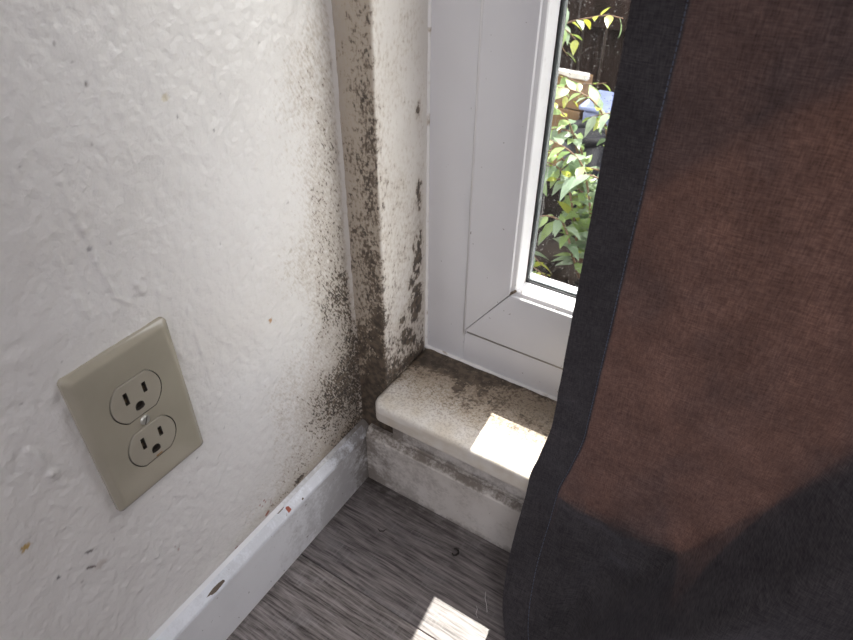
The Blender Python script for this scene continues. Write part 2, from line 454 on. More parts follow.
ridge([(-.198, .374), (-.1955, .364), (-.1925, .358)], .0018, .0009, 45)
ridge([(-.168, .355), (-.165, .345), (-.151, .335)], .0012, .0004, 46)
ridge([(-.176, .443), (-.1745, .430)], .0012, .0006, 47)
ridge([(-.146, .418), (-.150, .405)], .0011, .0006, 48)
ridge([(-.245, .178), (-.247, .150), (-.243, .125)], .0013, .0006, 49)
ridge([(-.228, .172), (-.230, .140)], .0013, .0006, 50)
ridge([(-.285, .305), (-.281, .282), (-.276, .27)], .002, .001, 52)
ridge([(-.300, .315), (-.297, .290)], .002, .0009, 53)
for i in range(70):
    py = -random.uniform(.02, .36); pz = random.uniform(.09, .52)
    H = H+random.choice([1, 1, -.6])*random.uniform(.0003, .0009)*gauss(np.hypot(Y-py, (Z-pz)*random.uniform(.5, 1)), random.uniform(.0010, .0024))
# corner softens into a rounded inner fillet
H = H+.0012*gauss(Y, .0022)
X = H*fine
a = -Y
warp = (fbm(Y*28, Z*20, 61, 3)-.5)
wd = np.interp(Z, [.07, .10, .14, .20, .27, .35, .43, .50, .60], [.175, .160, .140, .108, .084, .074, .066, .050, .03])
mold = np.interp(Z, [.07, .12, .16, .22, .28, .36, .44, .52, .6], [.70, .78, .80, .70, .63, .58, .51, .37, .2])*np.exp(-(a/(wd*(1+.5*warp)))**2*1.25)
mold = np.maximum(mold, .60*gauss(Z-.082, .007)*(1-sstep(.10, .20, a))*(.4+1.2*fbm(Y*60, Z*60, 66)))   # line above the skirting
mold = np.maximum(mold, .30*gauss(Z-.080, .004)*(1-sstep(.2, .34, a))*sstep(.45, .7, fbm(Y*90, Z*30, 67)))
mold = mold*(1-.75*gauss(a-.001, .0035)*sstep(.19, .26, Z))
mold = np.clip(mold+.25*warp*(mold > .1), 0, 1)
mold = np.maximum(mold, .085*(1-sstep(.10, .20, a)))
film = .50*np.exp(-(a/(wd*.75))**2)*np.interp(Z, [.07, .2, .35, .55], [1, .75, .3, .1])+.42*gauss(Z-.081, .010)*(1-sstep(.12, .26, a))
film = np.clip(film, 0, .8)
chip = np.zeros_like(Y); ccol = np.ones(Y.shape+(3,))*.5
def spot(py, pz, r, col, asp=1., ang=0., s=0, amt=.9):
    global chip
    dy, dz = Y-py, Z-pz; c, q = math.cos(ang), math.sin(ang)
    u, v = dy*c+dz*q, (-dy*q+dz*c)*asp
    m = (1-sstep(.6, 1.15, np.hypot(u, v)/r*(.6+.8*vnoise(Y*900, Z*900, 70+s))))*amt
    ccol[m > .02] = col; chip = np.maximum(chip, m)
RED, OCH, GRY = (.30, .085, .055), (.46, .30, .08), (.14, .125, .12)
spot(-.1445, .0805, .0034, RED, 1.7, .5, 1)
for dy, dz in ((0, 0), (.004, .001), (-.002, .004), (.003, .005)): spot(-.1475+dy, .0945+dz, .0012, (.42, .19, .14), 1, 0, 2)
spot(-.1375, .090, .0045, (.38, .22, .17), 5, 1.25, 3, .6); spot(-.137, .083, .003, (.36, .2, .16), 4, 1.2, 4, .7)
spot(-.1836, .0768, .0016, (.22, .10, .08), 1, 0, 5); spot(-.2304, .1361, .0018, (.45, .28, .24), 1.5, 1, 6, .6); spot(-.232, .142, .0014, (.45, .28, .24), 1.5, 1, 6, .6)
spot(-.3102, .2456, .0030, OCH, 1.2, 0, 7); spot(-.1011, .2763, .0021, (.50, .28, .12), 1, 0, 8); spot(-.146, .4593, .0028, (.60, .53, .38), 1, 0, 9, .7)
spot(-.2835, .2055, .0042, GRY, 2.6, -.5, 10, .75); spot(-.2865, .1915, .0040, (.12, .09, .08), 3.2, -.7, 11, .9); spot(-.281, .1875, .005, (.52, .46, .42), 1.4, 0, 12, .6)
spot(-.188, .478, .0012, GRY, 1, 0, 13); spot(-.2145, .398, .0017, (.25, .24, .24), 1, 0, 14, .7); spot(-.118, .432, .0011, GRY, 2, 0, 15); spot(-.141, .447, .0012, GRY, 2, 1, 15, .7)
spot(-.305, .205, .0014, (.1, .1, .1), 1, 0, 16, .8)
for i in range(46): spot(-random.uniform(.05, .34), random.uniform(.09, .5), random.uniform(.0007, .0013), (.30, .28, .27), 1.3, random.uniform(0, 3), 20+i, .6)
wl = grid_mesh('wall_left', np.stack([X, Y, Z], -1), M_WALL, None, {'mold': mold*fine, 'film': film*fine, 'chip': chip*fine}, {'chipcol': ccol},
               extra=slab((-.10, -2.8, 0), (-.006, .10, 2.4)), flip=False)
tag(wl, 'off-white painted plaster wall with rough brushwork and black mould spreading from the corner', kind='structure')

# ------------------------------------------------------------------ window wall: narrow return and reveal in one bent sheet, slabs around it
R = .0022
path = [(t, 0.0) for t in np.linspace(0.0, WJ-R, 30)]
path += [(WJ-R+R*math.sin(t), R-R*math.cos(t)) for t in np.linspace(0, math.pi/2, 9)[1:-1]]
path += [(WJ, t) for t in np.linspace(R, DW+.004, 62)]
path = np.array(path); zc2 = axis_coords(.0, .065, .58, .0012, 2.05)
PX = np.repeat(path[:, 0][:, None], len(zc2), 1); PY = np.repeat(path[:, 1][:, None], len(zc2), 1); PZ = np.repeat(zc2[None, :], len(path), 0)
dl = np.concatenate([[0], np.cumsum(np.hypot(*np.diff(path, axis=0).T))]); S = np.repeat(dl[:, None], len(zc2), 1)
onrev = sstep(WJ-R, WJ+R*.6, S)
wob = (fbm(PZ*16, PZ*0, 71, 3)-.5)*.0024+(fbm(PZ*70, PZ*0, 72, 2)-.5)*.0006
hh = .0011*(fbm(S*95, PZ*70, 73, 3)-.5)+.0004*(fbm(S*260, PZ*200, 74, 2)-.5)
edge = gauss(S-(WJ-.001), .012)
PX2 = PX+(hh+wob*edge)*onrev; PY2 = PY+(-hh-wob*edge*.6)*(1-onrev)*sstep(0, .004, S)
sw = (fbm(S*60, PZ*45, 75, 3)-.5)
strip_m = np.interp(PZ, [.07, .13, .18, .24, .30, .38, .46, .6], [1., .95, .84, .70, .62, .58, .52, .35])*(.85+.28*gauss(S-.026, .014))
strip_m = np.maximum(strip_m, 1.05*(1-sstep(.130, .165, PZ)))
rd = PY/DW
rev = np.interp(PZ, [.14, .17, .20, .24, .30, .40, .6], [.80, .68, .58, .50, .44, .38, .28])*(.85+.3*gauss(rd, .22))
blot = np.maximum.reduce([1.25*gauss(np.hypot((PY-.053), (PZ-.212)*.50), .0145), 1.1*gauss(np.hypot((PY-.040)+.35*(PZ-.176), (PZ-.178)*.7), .016),
                          1.15*gauss(np.hypot((PY-.056), (PZ-.262)*.32), .0095), 1.0*gauss(np.hypot((PY-.059), (PZ-.325)*.25), .0065), .95*gauss(np.hypot(PY-.046, PZ-.240), .011),
                          .8*gauss(np.hypot((PY-.057), (PZ-.40)*.4), .005), .75*gauss(np.hypot(PY-.030, (PZ-.205)*.6), .010), .7*gauss(np.hypot(PY-.060, (PZ-.285)*.2), .008)])
blot = blot*(.30+1.25*fbm(S*230, PZ*170, 78, 3))
low = .85*(1-sstep(.146, .175, PZ))*(.6+.6*fbm(S*90, PZ*90, 79))
rev = np.maximum.reduce([rev, blot, low])*(1-.9*sstep(DW-.004, DW-.001, PY))
md = np.clip(strip_m*(1-onrev)+rev*onrev+.3*sw, 0, 1)
fl = np.clip((.72+.25*(1-sstep(.12, .26, PZ)))*(1-onrev)+onrev*(.35*np.clip(blot, 0, 1)+.45*(1-sstep(.145, .165, PZ))), 0, .9)
fade2 = 1-sstep(.56, .62, PZ)
ev, ef = [], []
for aa, bb in (((-.004, .006, 0), (WJ-.006, .13, 2.40)), ((WJ-.006, .0, 0), (3.1, .13, .120)), ((XR, 0, .12), (3.1, .13, 2.40)), ((WJ-.006, 0, ZT+.02), (XR, .13, 2.40))):
    v, f = slab(aa, bb); ef += [tuple(i+len(ev) for i in q) for q in f]; ev += v
wb_ = grid_mesh('wall_back', np.stack([PX2, PY2, PZ], -1), M_REV, None, {'mold': md*fade2, 'film': fl*fade2}, None, extra=(ev, ef), extra_val=[0]*8+[.95]*8+[0]*16, flip=False)
tag(wb_, 'mould-speckled painted window wall with a narrow return and bright window reveal', kind='structure')
# rest of the room, behind and beside the camera
wr = box('wall_right', (3.0, -2.8, 0), (3.1, 0, 2.4), M_PLAIN_WALL); tag(wr, 'plain off-white side wall of the room', kind='structure')
wf = box('wall_front', (-.1, -2.9, 0), (3.1, -2.8, 2.4), M_PLAIN_WALL); tag(wf, 'plain off-white rear wall of the room', kind='structure')
w2 = box('rear_fill_panel', (.36, -2.80, .46), (2.34, -2.765, 2.24), mat_plain('fill_panel_white', (.8, .8, .8), .7), None, .004, 1); tag(w2, 'white panel added on the rear wall behind the fill light', kind='structure')  # panel invented to go with the rear fill light
ce = box('ceiling', (-.1, -2.9, 2.4), (3.1, .13, 2.5), M_CEIL); tag(ce, 'plain white ceiling of the room', kind='structure')

lamp = empty('added_ceiling_lamp', (1.25, -1.15, 2.4)); tag(lamp, 'round white flush fixture added on the ceiling for the overhead fill', 'lamp')  # unseen fixture added to go with the overhead fill
def lathe(name, prof_, mat, parent, n=28):
    vs, fs = [], []
    for r_, z_ in prof_: vs += [(r_*math.cos(2*math.pi*j/n), r_*math.sin(2*math.pi*j/n), z_) for j in range(n)]
    for i in range(len(prof_)-1):
        for j in range(n): fs.append((i*n+j, i*n+(j+1) % n, (i+1)*n+(j+1) % n, (i+1)*n+j))
    return mesh_obj(name, vs, fs, mat, parent, True)
lathe('base', [(0, 0), (.20, 0), (.205, -.03), (.19, -.035), (0, -.035)], M_CEIL, lamp); lathe('shade', [(.185, -.036), (.17, -.055), (.10, -.066), (0, -.070)], M_CEIL, lamp)

# ------------------------------------------------------------------ baseboards
def base_prof_left(y): return [(.0005, y, .0), (TB, y, .0), (TB, y, HB-.001), (TB-.001, y, HB+.0006), (.0048, y, HB2), (.0005, y, HB2+.0012)]
bl = sweep('baseboard_left', base_prof_left, [-2.8, -1.5, -.6, -.3, -.15, -.05, -.0005], M_BASE_L); tag(bl, 'white painted skirting board with chipped top edge below the socket wall', kind='structure')
def base_prof_back(x): return [(x, -.0005, .0), (x, -TB, .0), (x, -TB, HB-.001), (x, -TB+.001, HB+.0006), (x, -.0056, HB2+.001), (x, -.0005, HB2+.001)]
bb = sweep('baseboard_back', base_prof_back, [TB+.0006, .06, .15, .3, .8, 3.0], M_BASE_B); tag(bb, 'grimy off-white skirting board under the window sill', kind='structure')
M_CAP = mat_trim('skirting_cap_paint', (.74, .77, .82), (.79, .82, .87), [(1, -.16, -.01, .75, .66), (1, -.5, -.1, .22, .66)], 70., .3)
def cap_prof(y): return [(TB+.0004, y, HB-.0016), (TB-.0004, y, HB+.0009), (.0050, y, HB2+.0003), (.0044, y, HB2-.0002), (TB-.0014, y, HB-.0004)]
sweep('cap', cap_prof, [-2.8, -1.5, -.6, -.3, -.15, -.05, -.0006-TB*.6], M_CAP, bl)
M_CHIPR = mat_plain('chipped_red_undercoat', (.34, .095, .06), .7); M_CHIPD = mat_plain('chipped_bare_wood', (.13, .10, .075), .8); M_BARE = mat_plain('fresh_white_touch_up', (.80, .83, .88), .35)
def flake(name, y, z0, L, Wd, mat, seed):
    """an irregular thin flake on the sloping top of the left baseboard; z0 0..1 across the slope"""
    rr = random.Random(seed); p0 = Vector((TB-.001, 0, HB+.0006)); p1 = Vector((.0048, 0, HB2)); d = p1-p0; n = Vector((d.z, 0, -d.x)).normalized()
    pts = []
    for i in range(11):
        t = 2*math.pi*i/11; q = rr.uniform(.65, 1.1)
        u = z0+math.sin(t)*Wd*q; u = min(.98, max(.02, u))
        pts.append(p0+d*u+Vector((0, y+math.cos(t)*L*q, 0))+n*.00075)
    return mesh_obj(name, pts, [tuple(range(11))], mat, bl)
flake('paint_chip', -.1275, .45, .0028, .40, M_CHIPR, 3); flake('paint_chip', -.110, .12, .0015, .14, M_CHIPD, 4)
flake('paint_chip', -.2185, .25, .010, .22, M_CHIPD, 5); flake('paint_chip', -.134, .95, .005, .10, M_CHIPD, 6)

# ------------------------------------------------------------------ sill and apron
SO, ST = .0285, .0212         # overhang, thickness
xs = axis_coords(WJ+.0002, WJ+.0002, .34, .0013, 3.0); 
prof = [(DW+.004, ZS)]
prof += [(t, ZS) for t in np.linspace(DW, -SO+.0045, 76)]
prof += [(-SO+.0045-.0045*math.sin(t), ZS-.0045+.0045*math.cos(t)) for t in np.linspace(0, math.pi/2, 8)[1:]]
prof += [(-SO, t) for t in np.linspace(ZS-.006, ZS-ST+.003, 8)]
prof += [(-SO+.003-.003*math.cos(t), ZS-ST+.003-.003*math.sin(t)) for t in np.linspace(0, math.pi/2, 5)[1:]]
prof += [(0.0, ZS-ST), (DW+.004, ZS-ST)]
prof = np.array(prof)
SX = np.repeat(xs[:, None], len(prof), 1); SY = np.repeat(prof[:, 0][None], len(xs), 0); SZ = np.repeat(prof[:, 1][None], len(xs), 0)
# left end: front corner rounded in plan and along its edge
dd = np.clip(1-(SX-WJ)/.011, 0, 1); front = sstep(.0, -.02, SY)
SY2 = np.where(SY < 0, SY+dd**2.2*.010*front, SY)
SZ2 = SZ-(dd**4)*.0035*(SZ > ZS-.004)
top = sstep(ZS-.004, ZS-.001, SZ2+.0035*dd**4)
dep = .0006*(fbm(SX*55, SY*55, 81, 3)-.5)*top
n1 = fbm(SX*38, SY*38, 82, 4); n2 = fbm(SX*120, SY*120, 83, 3)
backd = DW-SY; leftd = SX-WJ
ms = np.maximum.reduce([1.45*np.exp(-(backd/(.037*(.6+.9*n1)))**2)*(1-.62*sstep(.085, .16, SX)),
                        .75*np.exp(-(backd/.010)**2), .80*np.exp(-(leftd/.006)**2)*sstep(-.005, .02, SY),
                        1.35*gauss(np.hypot(SX-.0945, (SY-.034)*1.15), .0066), .6*gauss(np.hypot(SX-.075, SY-.045), .016),
                        .56*sstep(-.03, .03, SY)+0*SX])
ms = np.clip(ms*(.72+.72*n1)+.18*(n2-.5), 0, 1)*top
fs_ = np.clip(.80*np.exp(-(backd/.046)**2)*(.5+n1)+.34*sstep(-.03, .05, SY), 0, .9)*top+.55*(1-top)*(SZ < ZS-.008)*(1-sstep(.05, .11, SX))*.6
gr = np.clip(.22+.80*sstep(-.03, .04, SY), 0, .95)*top
nm = len(prof)
ext_v = [(WJ+.0002, p[1], p[2]) for p in np.stack([SX, SY2, SZ2], -1)[0]]
sl = grid_mesh('trim_1', np.stack([SX, SY2, SZ2+dep], -1), M_SILL, None, {'mold': ms, 'film': fs_, 'grit': gr}, None, flip=False)
bm = bmesh.new(); bm.from_mesh(sl.data); bm.verts.ensure_lookup_table()
try: bm.faces.new([bm.verts[i] for i in range(nm)])
except Exception: pass
bm.normal_update(); bm.to_mesh(sl.data); bm.free()
tag(sl, 'white window sill board blackened with mould along the window frame', kind='structure')
ap = box('trim_2', (.0445, -.0075, HB2+.0022), (3.0, -.0002, ZS-ST-.0003), M_APRON, None, .001, 1); tag(ap, 'narrow grimy apron strip between sill and skirting board', kind='structure')
box('apron_lip', (.056, -.0092, HB2+.0024), (3.0, -.0078, HB2+.0085), M_APRON, ap, .0006, 1)

# ------------------------------------------------------------------ window
win = empty('window_1', (.67, DW, ZS)); tag(win, 'white vinyl window with a narrow dusty pane beside the curtain', kind='structure')
def wbox(name, a, b, bevel=.0012, mat=M_VINYL): 
    o = box(name, a, b, mat, None, bevel, 3, True); o.parent = win; o.matrix_parent_inverse = Matrix.Translation(win.location).inverted(); return o
wbox('frame_jamb', (WJ+.0002, DW+.0015, ZS+.0002), (XG-.0012, DW+.065, ZT+.02))
wbox('frame_rail', (XG-.0012, DW+.0015, ZS+.0002), (XR, DW+.065, ZG-.0008))
wbox('frame_jamb', (XR-.05, DW+.0015, ZG), (XR, DW+.065, ZT+.02)); wbox('frame_head', (XG, DW+.0015, ZT-.03), (XR-.05, DW+.065, ZT+.02))
# mitred sash members; profile pieces: quadrilateral in the wall plane, front slightly proud of the frame
def member(name, quad, y0, y1, mat, bevel):
    bm = bmesh.new(); f = [bm.verts.new((x, y0, z)) for x, z in quad]; b = [bm.verts.new((x, y1, z)) for x, z in quad]
    bm.faces.new(f); bm.faces.new(b[::-1])
    for i in range(4): bm.faces.new((f[i], b[i], b[(i+1) % 4], f[(i+1) % 4]))
    if bevel: bmesh.ops.bevel(bm, geom=list(bm.edges), offset=bevel, segments=3, affect='EDGES', profile=.5)
    o = bm_obj(name, bm, mat, None, True)
    try: o.data.set_sharp_from_angle(angle=math.radians(50))
    except Exception: pass
    o.parent = win; o.matrix_parent_inverse = Matrix.Translation(win.location).inverted(); return o
XO, XP = XR-.052, XR-.096     # far stile
ZO, ZP = ZT-.032, ZT-.09
YF = DW-.0022
g = .00035
member('sash_stile', [(XG, ZG), (XI, ZI+g*2), (XI, ZP), (XG, ZO)], YF, DW+.020, M_VINYL, .0011)
member('sash_rail', [(XG+g, ZG), (XO, ZG), (XP, ZI), (XI+g, ZI)], YF, DW+.020, M_VINYL, .0011)
member('sash_stile', [(XO, ZG), (XO, ZO), (XP, ZP), (XP, ZI)], YF, DW+.020, M_VINYL, .0011)
member('sash_rail', [(XG, ZO), (XI, ZP), (XP, ZP), (XO, ZO)], YF, DW+.020, M_VINYL, .0011)
# outer half of the sash
OX, OZ = .1235, .243
member('sash_outer', [(XG, ZG), (OX, OZ), (OX, ZP), (XG, ZO)], DW+.0205, DW+.048, M_VINYL, .001)
member('sash_outer', [(XG, ZG), (XO, ZG), (XP, OZ), (OX, OZ)], DW+.0205, DW+.048, M_VINYL, .001)
# glazing beads: sloped strip then a return back to the glass
BX, BZ, BY = .1292, .2500, DW+.0035
def strip3(name, pts2, mat, vertical):
    """pts2: profile (a, y) with a measured from the opening edge; swept along the stile or the rail"""
    bm = bmesh.new(); rows = []
    n = len(pts2)
    for e in (0, 1):
        row = []
        for a, y in pts2:
            if vertical: row.append(bm.verts.new((XI+a, y, (ZI+a) if e == 0 else ZP)))
            else: row.append(bm.verts.new(((XI+a) if e == 0 else XP, y, ZI+a)))
        rows.append(row)
    for j in range(n): bm.faces.new((rows[0][j], rows[0][(j+1) % n], rows[1][(j+1) % n], rows[1][j]))
    bm.faces.new(rows[0]); bm.faces.new(rows[1][::-1])
    o = bm_obj(name, bm, mat); o.parent = win; o.matrix_parent_inverse = Matrix.Translation(win.location).inverted(); return o
bead = [(0.0001, DW+.0005), (.0034, DW+.0015), (.0042, DW+.0026), (.0056, DW+.0185), (.0001, DW+.0185)]
for v in (True, False):
    strip3('glazing_bead', bead, M_BEAD, v)
    strip3('gasket', [(.0002, DW+.0186), (.0068, DW+.0186), (.0068, DW+.0198), (.0002, DW+.0198)], M_GASKET, v)
    strip3('glass_spacer', [(.0001, DW+.0212), (.0082, DW+.0212), (.0082, DW+.026), (.0001, DW+.026)], M_ALU, v)
wbox('pane', (XI+.0012, DW+.0199, ZI+.0012), (XP-.001, DW+.0206, ZP-.001), 0, M_GLASS)
# caulk beads round the frame
def caulk(pts, r, seed):
    rr = random.Random(seed); P = []
    for a, b in zip(pts[:-1], pts[1:]):
        a, b = Vector(a), Vector(b); k = max(2, int((b-a).length/.004))
        P += [a+(b-a)*i/k for i in range(k)]
    P.append(Vector(pts[-1])); rs = [r*rr.uniform(.75, 1.2) for _ in P]
    o = tube('caulk_bead', P, lambda t: rs[min(len(rs)-1, int(round(t*(len(rs)-1))))], M_CAULK, None, 8)
    o.parent = win; o.matrix_parent_inverse = Matrix.Translation(win.location).inverted()
caulk([(WJ+.0004, DW+.0012, ZS), (WJ+.0004, DW+.0012, .62), (WJ+.0004, DW+.0012, .7)], .0017, 1)
caulk([(WJ, DW+.001, ZS+.0003), (.30, DW+.001, ZS+.0003)], .0021, 2)
M_GLINT = mat_plain('glint_white', (.95, .95, .95), .15, 0, 200, .01)  # white bead stands in for the glint along the sash groove
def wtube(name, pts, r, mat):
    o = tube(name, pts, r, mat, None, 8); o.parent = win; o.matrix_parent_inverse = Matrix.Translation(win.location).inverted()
wtube('sash_glint', [(XG-.0010, DW+.0006, ZG-.006), (XG-.0010, DW+.0006, ZO)], .0015, M_GLINT)
M_CHINK = mat_plain('mitre_line', (.16, .125, .09), .8)  # dark bead across the inner mitre corner
tube('mitre_line', [(XI-.001, DW-.0005, ZI+.0005), (XI+.002, DW+.0002, ZI+.0028), (XI+.0045, DW+.001, ZI+.0052)], .0013, M_CHINK).parent = None
bpy.data.objects['mitre_line'].parent = win; bpy.data.objects['mitre_line'].matrix_parent_inverse = Matrix.Translation(win.location).inverted()

wtube('seam_shade_line', [(XG+.002, DW+.0014, ZG-.0034), (XO, DW+.0014, ZG-.0034)], .0008, mat_plain('seam_shade_grey', (.36, .33, .30), .8))  # grey line drawn for the shade in the groove under the sash
# ------------------------------------------------------------------ socket outlet
M_PLATE = mat_plain('ivory_grey_plastic', (.37, .34, .27), .12, 0, 200, .03); M_FACE = mat_plain('ivory_plastic_face', (.37, .34, .275), .38, 0, 200, .04)
M_SLOT = mat_plain('slot_shadow_plastic', (.035, .028, .022), .7); M_BRASS = mat_plain('slot_contact_brass', (.22, .16, .10), .4, Metallic=.7); M_SCREW = mat_plain('painted_screw', (.50, .49, .45), .3, Metallic=.5)
M_RUST = mat_plain('rust_mark', (.30, .17, .06), .8)
outlet = empty('wall_outlet', (0.0006, -.2220, .2768)); outlet.scale = (1, 1.03, 1.03); tag(outlet, 'ivory duplex power outlet with two three-pin sockets on the plaster wall', 'outlet')
def loc_obj(o, par): o.parent = par; return o
# local frame: u = +y (along the wall towards the corner), v = +z, depth = +x
def arc(cx, cy, r, a0, a1, n): return [(cx+r*math.cos(a0+(a1-a0)*i/n), cy+r*math.sin(a0+(a1-a0)*i/n)) for i in range(n+1)]
def rrect(w, h, r, n=4, cx=0, cy=0):
    p = []
    for sx, sy, a in ((1, 1, 0), (-1, 1, 90), (-1, -1, 180), (1, -1, 270)):
        p += arc(cx+sx*(w/2-r), cy+sy*(h/2-r), r, math.radians(a), math.radians(a+90), n)
    return p
def rec_outline(r=.0172, hh=.0142, cy=0, n=14):
    a = math.asin(hh/r); return arc(0, cy, r, -a, a, n)+arc(0, cy, r, math.pi-a, math.pi+a, n)
def holed(name, rings, holes, depth, mat, parent, hole_mat=None, bottom=False):
    """rings: list of (outline, x) from wall to face (same count); the last ring is filled around the holes"""
    bm = bmesh.new(); prev = None
    for pts, x in rings:
        row = [bm.verts.new((x, u, v)) for u, v in pts]
        if prev:
            n = len(row)
            for i in range(n): bm.faces.new((prev[i], prev[(i+1) % n], row[(i+1) % n], row[i]))
        prev = row
    es = [bm.edges.get((prev[i], prev[(i+1) % len(prev)])) or bm.edges.new((prev[i], prev[(i+1) % len(prev)])) for i in range(len(prev))]
    xt = rings[-1][1]; hl = []
    for hp in holes:
        row = [bm.verts.new((xt, u, v)) for u, v in hp]; hl.append(row)
        es += [bm.edges.new((row[i], row[(i+1) % len(row)])) for i in range(len(row))]
    bmesh.ops.triangle_fill(bm, edges=es, use_beauty=True, use_dissolve=False)
    nf = len(bm.faces)
    for row in hl:
        lo = [bm.verts.new((v.co.x-depth, v.co.y, v.co.z)) for v in row]; n = len(row)
        for i in range(n):
            f = bm.faces.new((row[i], row[(i+1) % n], lo[(i+1) % n], lo[i])); f.material_index = 1
        if bottom:
            f = bm.faces.new(lo); f.material_index = 1
    o = bm_obj(name, bm, mat, parent)
    if hole_mat: o.data.materials.append(hole_mat)
    for p in o.data.polygons: p.use_smooth = True
    try: o.data.set_sharp_from_angle(angle=math.radians(28))
    except Exception: pass
    return o
PWD, PHT = .0700, .1143
CYS = .01945
plate_rings = [(rrect(PWD, PHT, .0030), -.0005), (rrect(PWD, PHT, .0030), .0022), (rrect(PWD-.0008, PHT-.0008, .0029), .0029), (rrect(PWD-.0065, PHT-.0065, .0026), .0050),
               (rrect(PWD-.0078, PHT-.0078, .0024), .0053), (rrect(PWD-.011, PHT-.011, .002), .0055)]
holed('cover_plate', plate_rings, [rec_outline(.0179, .0149, CYS), rec_outline(.0179, .0149, -CYS), [(math.cos(t)*.0019, math.sin(t)*.0019) for t in np.linspace(0, 2*math.pi, 13)[:-1]]], .003, M_PLATE, outlet, M_SLOT)
box('mounting_strap', (.0008, -.020, -.05), (.0022, .020, .05), M_SLOT, outlet)
for s in (1, -1):
    hs = [rrect(.0027, .0092, .0003, 2, -.0064, .0036), rrect(.0027, .0076, .0003, 2, .0064, .0036)]
    gh = arc(0, -.0066, .0031, 0, math.pi, 8)+[(-.0031, -.0088), (-.0014, -.0096), (.0014, -.0096), (.0031, -.0088)]
    sh = lambda L: [(u, v+s*CYS) for u, v in L]
    f = holed('socket_face', [(sh(rec_outline()), .0022), (sh(rec_outline()), .0056), (sh(rec_outline(.0169, .0139)), .0060)], [sh(h) for h in hs]+[sh(gh)], .0026, M_FACE, outlet, M_SLOT, True)
    for u, hgt in ((-.0064, .0060), (.0064, .0048)):
        b = box('contact', (.0036, u-.0006, s*CYS+.0036-hgt/2-.0008), (.0040, u+.0009, s*CYS+.0036-hgt/2+.002), M_BRASS, f)
    if s == -1:
        rp = [(0.00606, -.0016+.0044*t, s*CYS-.0125+.0010*math.sin(t*9)) for t in np.linspace(0, 1, 8)]
        box('rust_mark', (.00598, -.0016, s*CYS-.0134), (.00606, .0030, s*CYS-.0124), M_RUST, f)
bm = bmesh.new(); r = bmesh.ops.create_cone(bm, segments=20, radius1=.0034, radius2=.0027, depth=.0012, cap_ends=True)
bmesh.ops.rotate(bm, verts=bm.verts, matrix=Matrix.Rotation(math.pi/2, 3, 'Y')); bmesh.ops.translate(bm, verts=bm.verts, vec=(.0061, 0, 0))
scw = bm_obj('screw', bm, M_SCREW, outlet); 
so_ = box('screw_slot', (.0062, -.0028, -.00035), (.00676, .0028, .00035), M_SLOT, scw); 
for v in so_.data.vertices:
    q = math.radians(62); y, z = v.co.y, v.co.z; v.co.y = y*math.cos(q)-z*math.sin(q); v.co.z = y*math.sin(q)+z*math.cos(q)

# ------------------------------------------------------------------ curtain
cur = empty('curtain', (.5, -.045, 0)); tag(cur, 'dark grey linen curtain glowing brown where sun shines through it', 'curtain')
def cpar(o):
    o.parent = cur; o.matrix_parent_inverse = Matrix.Translation(cur.location).inverted(); return o
EZ = [0.004, .012, .030, .055, .085, .115, .150, .185, .228, .30, .50, 2.2]
EX = [.226, .2225, .2150, .2085, .2045, .2030, .2030, .2085, .2138, .2139, .2139, .216]
EY = [-.096, -.0925, -.085, -.072, -.056, -.0415, -.0335, -.0335, -.0340, -.0350, -.0360, -.050]
def pchip(zq, xs_, ys_):
    x_, y_ = np.array(xs_), np.array(ys_); hq = np.diff(x_); dl_ = np.diff(y_)/hq; m = np.zeros_like(y_)
    for i in range(1, len(x_)-1):
        m[i] = 0 if dl_[i-1]*dl_[i] <= 0 else 2*dl_[i-1]*dl_[i]/(dl_[i-1]+dl_[i])
    m[0], m[-1] = dl_[0], dl_[-1]
    i = np.clip(np.searchsorted(x_, zq)-1, 0, len(hq)-1); t = (zq-x_[i])/hq[i]
    return (2*t**3-3*t**2+1)*y_[i]+(t**3-2*t**2+t)*hq[i]*m[i]+(-2*t**3+3*t**2)*y_[i+1]+(t**3-t**2)*hq[i]*m[i+1]
def crease(z): return np.interp(z, [.0, .088, .163, .222, .27, .336, .5, 2.2], [.268, .300, .334, .356, .372, .389, .43, .43])
def cloth_point(s, z):
    """s: distance across the cloth from its edge; z: height"""
    ex, ey = pchip(z, EZ, EX), pchip(z, EZ, EY)
    x = ex+s
    y = ey+0*s
    # below the sill the free edge kicks out less further in
    y = y-.006*np.sin(np.clip(s, 0, .3)/.3*math.pi)*(1-sstep(.0, .30, z))
    y = y+.0022*np.sin(s*34+z*3)*sstep(.02, .1, s)*sstep(.2, .5, z)
    # overlapping fold that stands into the room on the far side of a slanting crease and dies out higher up
    n = x-crease(z)
    wd_ = .009+.26*np.clip(z-.15, 0, 1)
    A = np.interp(z, [0, .09, .16, .222, .27, .336, .42], [.040, .047, .060, .054, .040, .020, .0])
    b = sstep(0, 1, np.clip(n/wd_, 0, 1))
    y = y-A*b-.012*gauss(n-wd_-.006, .016)*(1-sstep(.12, .26, z))
    y = y-.05*np.clip(n-wd_, 0, .3)*(1-sstep(.25, .4, z))
    y = y+.014*gauss(n+.022, .018)*(1-sstep(.085, .125, z))*sstep(.04, .07, s)-.0035*gauss(z-.1445, .007)*sstep(.02, .05, s)*(1-sstep(.08, .13, s))
    y = y-.006*np.sin(np.clip((x-.46)/.11, 0, 40)*2*math.pi)*sstep(.46, .50, x)*.8
    # wrinkles
    wr_ = (fbm(s*30+z*16, z*13-s*9, 91, 3)-.5)*(.0042+.006*(1-sstep(.12, .2, z)))*sstep(.0, .03, s)+(fbm(s*8, z*70, 92, 2)-.5)*.0022*(1-sstep(.0, .034, s))*(1-.6*sstep(.3, .5, z))
    y = y+wr_
    y = np.where((z > .10) & (z < .165), np.minimum(y, -.0302), y)
    y = np.where(z >= .165, np.minimum(y, -.0290), y)
    return np.stack([x, y, z+0*s], -1)
